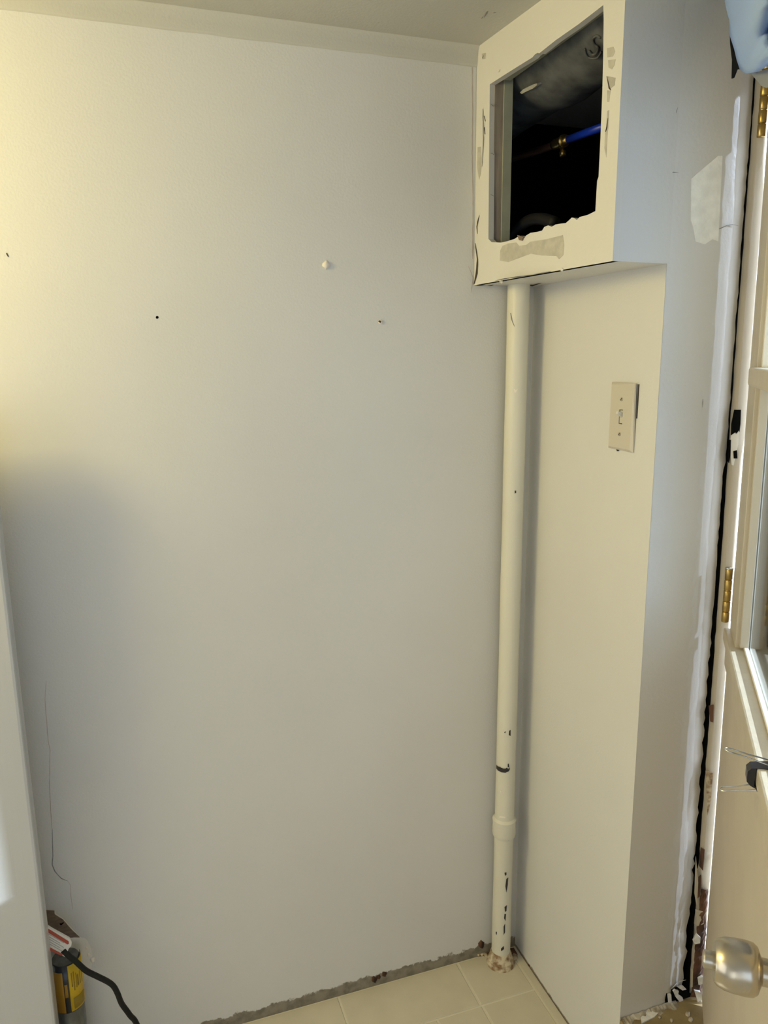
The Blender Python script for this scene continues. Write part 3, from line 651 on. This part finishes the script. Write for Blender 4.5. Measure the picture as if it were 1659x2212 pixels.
# binder clip on the ledge
clip = thing('binder_clip', 'small black binder clip with two silver wire handles pinched on the door ledge', 'binder clip')
def clip_at():
    best = None
    for i in range(600):
        t = .1+i*.001; p = D(t, .0105, .955); d = p-CAM; z = d.dot(FW); u = 829.5+FPX*d.dot(RT)/z; v = 1106-FPX*d.dot(UP)/z
        if best is None or abs(v-1664) < best[0]: best = (abs(v-1664), t, u)
    return best[1]
ct = clip_at(); cwd = .0085
bm = bmesh.new(); prof = [(-.007, .9660), (-.006, .9635), (.0118, .9620), (.0122, .9385), (.0070, .9365), (.0075, .9340), (.0165, .9385), (.0205, .9430), (.0205, .9560), (.0165, .9610)]
a_ = [bm.verts.new(D(ct-cwd, o, z)) for o, z in prof]; b_ = [bm.verts.new(D(ct+cwd, o, z)) for o, z in prof]
for k in range(10): bm.faces.new((a_[k], a_[(k+1) % 10], b_[(k+1) % 10], b_[k]))
for t in tessellate_polygon([[Vector((o, z, 0)) for o, z in prof]]): bm.faces.new([a_[i] for i in t]); bm.faces.new([b_[i] for i in t])
obj('clip_body', bm, M['black'], clip)
for s_, zz, o0, o1 in ((1, .9668, -.0065, .046), (-1, .9335, .0078, .048)):
    tube('clip_edge', [D(ct-cwd, o0, zz), D(ct+cwd, o0, zz)], .0016, M['black'], clip, 8)
    P = [D(ct+a*cwd, o0+(o1-o0)*f, zz+s_*.0105*f) for a, f in ((-.8, 0), (-.75, .2), (-.55, .48), (-.5, .7), (-.58, .86), (-.42, .96), (0, 1), (.42, .96), (.58, .86), (.5, .7), (.55, .48), (.75, .2), (.8, 0))]
    tube('wire_handle', spline(P, 4), .0009, M['steel'], clip, 8)

# cloth hanging over the top of the door
PCL = Plane(DN, D(0, .098, 0))
cur = thing('cloth', 'pale blue cloth bunched over the top of the open door, top right corner', 'cloth')
def cloth():
    edge = [(1552, -60), (1558, 0), (1562, 20), (1567, 40), (1577, 72), (1583, 90), (1588, 105), (1594, 130), (1600, 148), (1607, 155), (1615, 158), (1627, 156), (1640, 152), (1659, 138), (1690, 126), (1740, 118)]
    n = len(edge); bm = bmesh.new(); rows = []; m = 22
    for j in range(m+1):
        q = j/m; r_ = []
        for i, (u, v) in enumerate(edge):
            uu = u+(1745-u)*q*.95; vv_ = v+(-95-v)*q
            off = .010*math.sin(q*3.1)*math.sin(.3+i*.35)+.0035*math.sin(q*11+i*.5)+.002*math.sin(i*1.3)-.006*max(0, 1-q*9)
            p = PCL.at(uu, vv_, off=off); p.z = min(p.z, 2.008); p.y = min(p.y, -.452); p.x = min(p.x, .10); r_.append(bm.verts.new(p))
        rows.append(r_)
    for a, b in zip(rows, rows[1:]):
        for i in range(n-1): bm.faces.new((a[i], a[i+1], b[i+1], b[i]))
    o = obj('cloth_drape', bm, M['sheer'], cur, smooth=True); md = o.modifiers.new('thick', 'SOLIDIFY'); md.thickness = .0012; return o
cloth()
PCL2 = Plane(DN, D(0, .088, 0))
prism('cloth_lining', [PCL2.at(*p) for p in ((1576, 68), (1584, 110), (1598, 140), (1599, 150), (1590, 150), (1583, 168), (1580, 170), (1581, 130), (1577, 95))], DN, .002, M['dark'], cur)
prism('cloth_tail', [PCL2.at(*p) for p in ((1598, 146), (1620, 158), (1645, 150), (1680, 140), (1680, 170), (1659, 180), (1640, 192), (1630, 188), (1612, 165))], DN, .002, M['hem'], cur, off=-.006)

# ================================================================== WHITE PANEL at the left edge and what stands behind it
YP = -.13
panel = box('storage_panel', -1.62, -1.0285, YP, YP+.045, .0, 1.36, M['white'], None, bev=.005)
tag(panel, 'tall white glossy panel at the left edge with a bright sun streak down its face', 'panel')
PT = Plane((0, -1, 0), (0, -.055, 0))
tubeo = thing('caulking_tube', 'grey metal tube with a yellow and black printed label behind the white panel', 'tube')
def tp(v, off=0): p = PT.at(154 if v > 2100 else 154, v); return p
zt0, zt1, zl0, zl1 = 0.0, PT.at(150, 2069).z+.002, PT.at(150, 2168).z, PT.at(150, 2069).z
tx, ty, tr = PT.at(152, 2130).x-.004, -.052, .0265
lathe('tube_body', (tx, ty, 0), (0, 0, 1), [(tr*.96, 0), (tr, .003), (tr, zt1-.004), (tr*.9, zt1)], M['foil'], tubeo, 30)
def arc_sheet(name, a0, a1, z0, z1, r, m, zf=None, n=14):
    bm = bmesh.new(); lo, hi, lo2, hi2 = [], [], [], []
    for i in range(n+1):
        a = math.radians(a0+(a1-a0)*i/n); zz1 = z1+(zf(i/n) if zf else 0)
        for lst, rr, z in ((lo, r, z0), (hi, r, zz1), (lo2, r-.0006, z0), (hi2, r-.0006, zz1)): lst.append(bm.verts.new((tx+rr*math.cos(a), ty+rr*math.sin(a), z)))
    for i in range(n):
        bm.faces.new((lo[i], lo[i+1], hi[i+1], hi[i])); bm.faces.new((hi[i], hi[i+1], hi2[i+1], hi2[i])); bm.faces.new((lo[i], lo2[i], lo2[i+1], lo[i+1]))
    bm.faces.new((lo[0], hi[0], hi2[0], lo2[0])); bm.faces.new((lo[n], lo2[n], hi2[n], hi[n]))
    return obj(name, bm, m, tubeo, smooth=True)
lab = arc_sheet('label_border', -178, 20, zl0, zl1+.004, tr+.0008, M['black'])
arc_sheet('label', -80, 2, zl0+.0022, zl1+.002, tr+.0016, M['yellow']); arc_sheet('label_side', -176, -100, zl0+.002, zl1-.010, tr+.0016, M['amber'])
arc_sheet('label_print', -68, -16, zl0+.006, zl0+.030, tr+.0021, M['olive'], n=8)
for a0, a1, f0, f1 in ((-70, -66, .55, .85), (-62, -58, .45, .86), (-52, -49, .48, .8), (-47, -40, .5, .74), (-34, -30, .5, .78), (-22, -19, .48, .72)): arc_sheet('label_print', a0, a1, zl0+(zl1-zl0)*f0, zl0+(zl1-zl0)*f1, tr+.0021, M['olive'], n=3)
arc_sheet('label_print', -97, -86, zl0+(zl1-zl0)*.36, zl0+(zl1-zl0)*.64, tr+.0021, M['amber'], n=3)
cord = thing('power_cord', 'thick black power cord curving down to the floor in front of the back wall', 'cord')
PK = Plane((0, -1, 0), (0, -.09, 0))
cp = [PK.at(u, v) for u, v in ((136, 2052), (150, 2066), (163, 2076), (185, 2096), (208, 2108), (232, 2120), (245, 2130), (254, 2146), (263, 2168), (280, 2192), (300, 2225))]
q = cp[-1]; cp += [Vector((q.x+.02, q.y-.03, .012)), Vector((q.x+.07, q.y-.12, .0058)), Vector((q.x+.1, q.y-.35, .0058))]
tube('cord_cable', spline(cp, 6), .0052, M['rubber'], cord)
PTg = Plane((0.1, -1, 0.1), PK.at(130, 2035))
tg = thing('cord_tag', 'white plastic tag with red bars on the black cord beside the white panel', 'tag')
prism('tag_body', [PTg.at(*p) for p in ((88, 1992), (112, 2007), (150, 2028), (155, 2035), (154, 2043), (148, 2050), (144, 2063), (140, 2067), (134, 2064), (88, 2033))], PTg.n, .006, M['whiteplastic'], tg)
for px in ([(90, 1998), (111, 2010), (148, 2033), (149, 2038), (146, 2040), (110, 2018), (90, 2006)], [(90, 2036), (115, 2050), (134, 2060), (136, 2063), (132, 2064), (110, 2054), (90, 2043)]): prism('red_bar', [PTg.at(*p) for p in px], PTg.n, .001, M['red'], tg, off=.0006)
for k in range(5):
    a, b = (95, 2011+k*5.2), (138-(k % 2)*8, 2036+k*5.0-(k % 2)*4); prism('printed_line', [PTg.at(*p) for p in (a, b, (b[0], b[1]+1.3), (a[0], a[1]+1.3))], PTg.n, .001, M['greyprint'], tg, off=.0005)
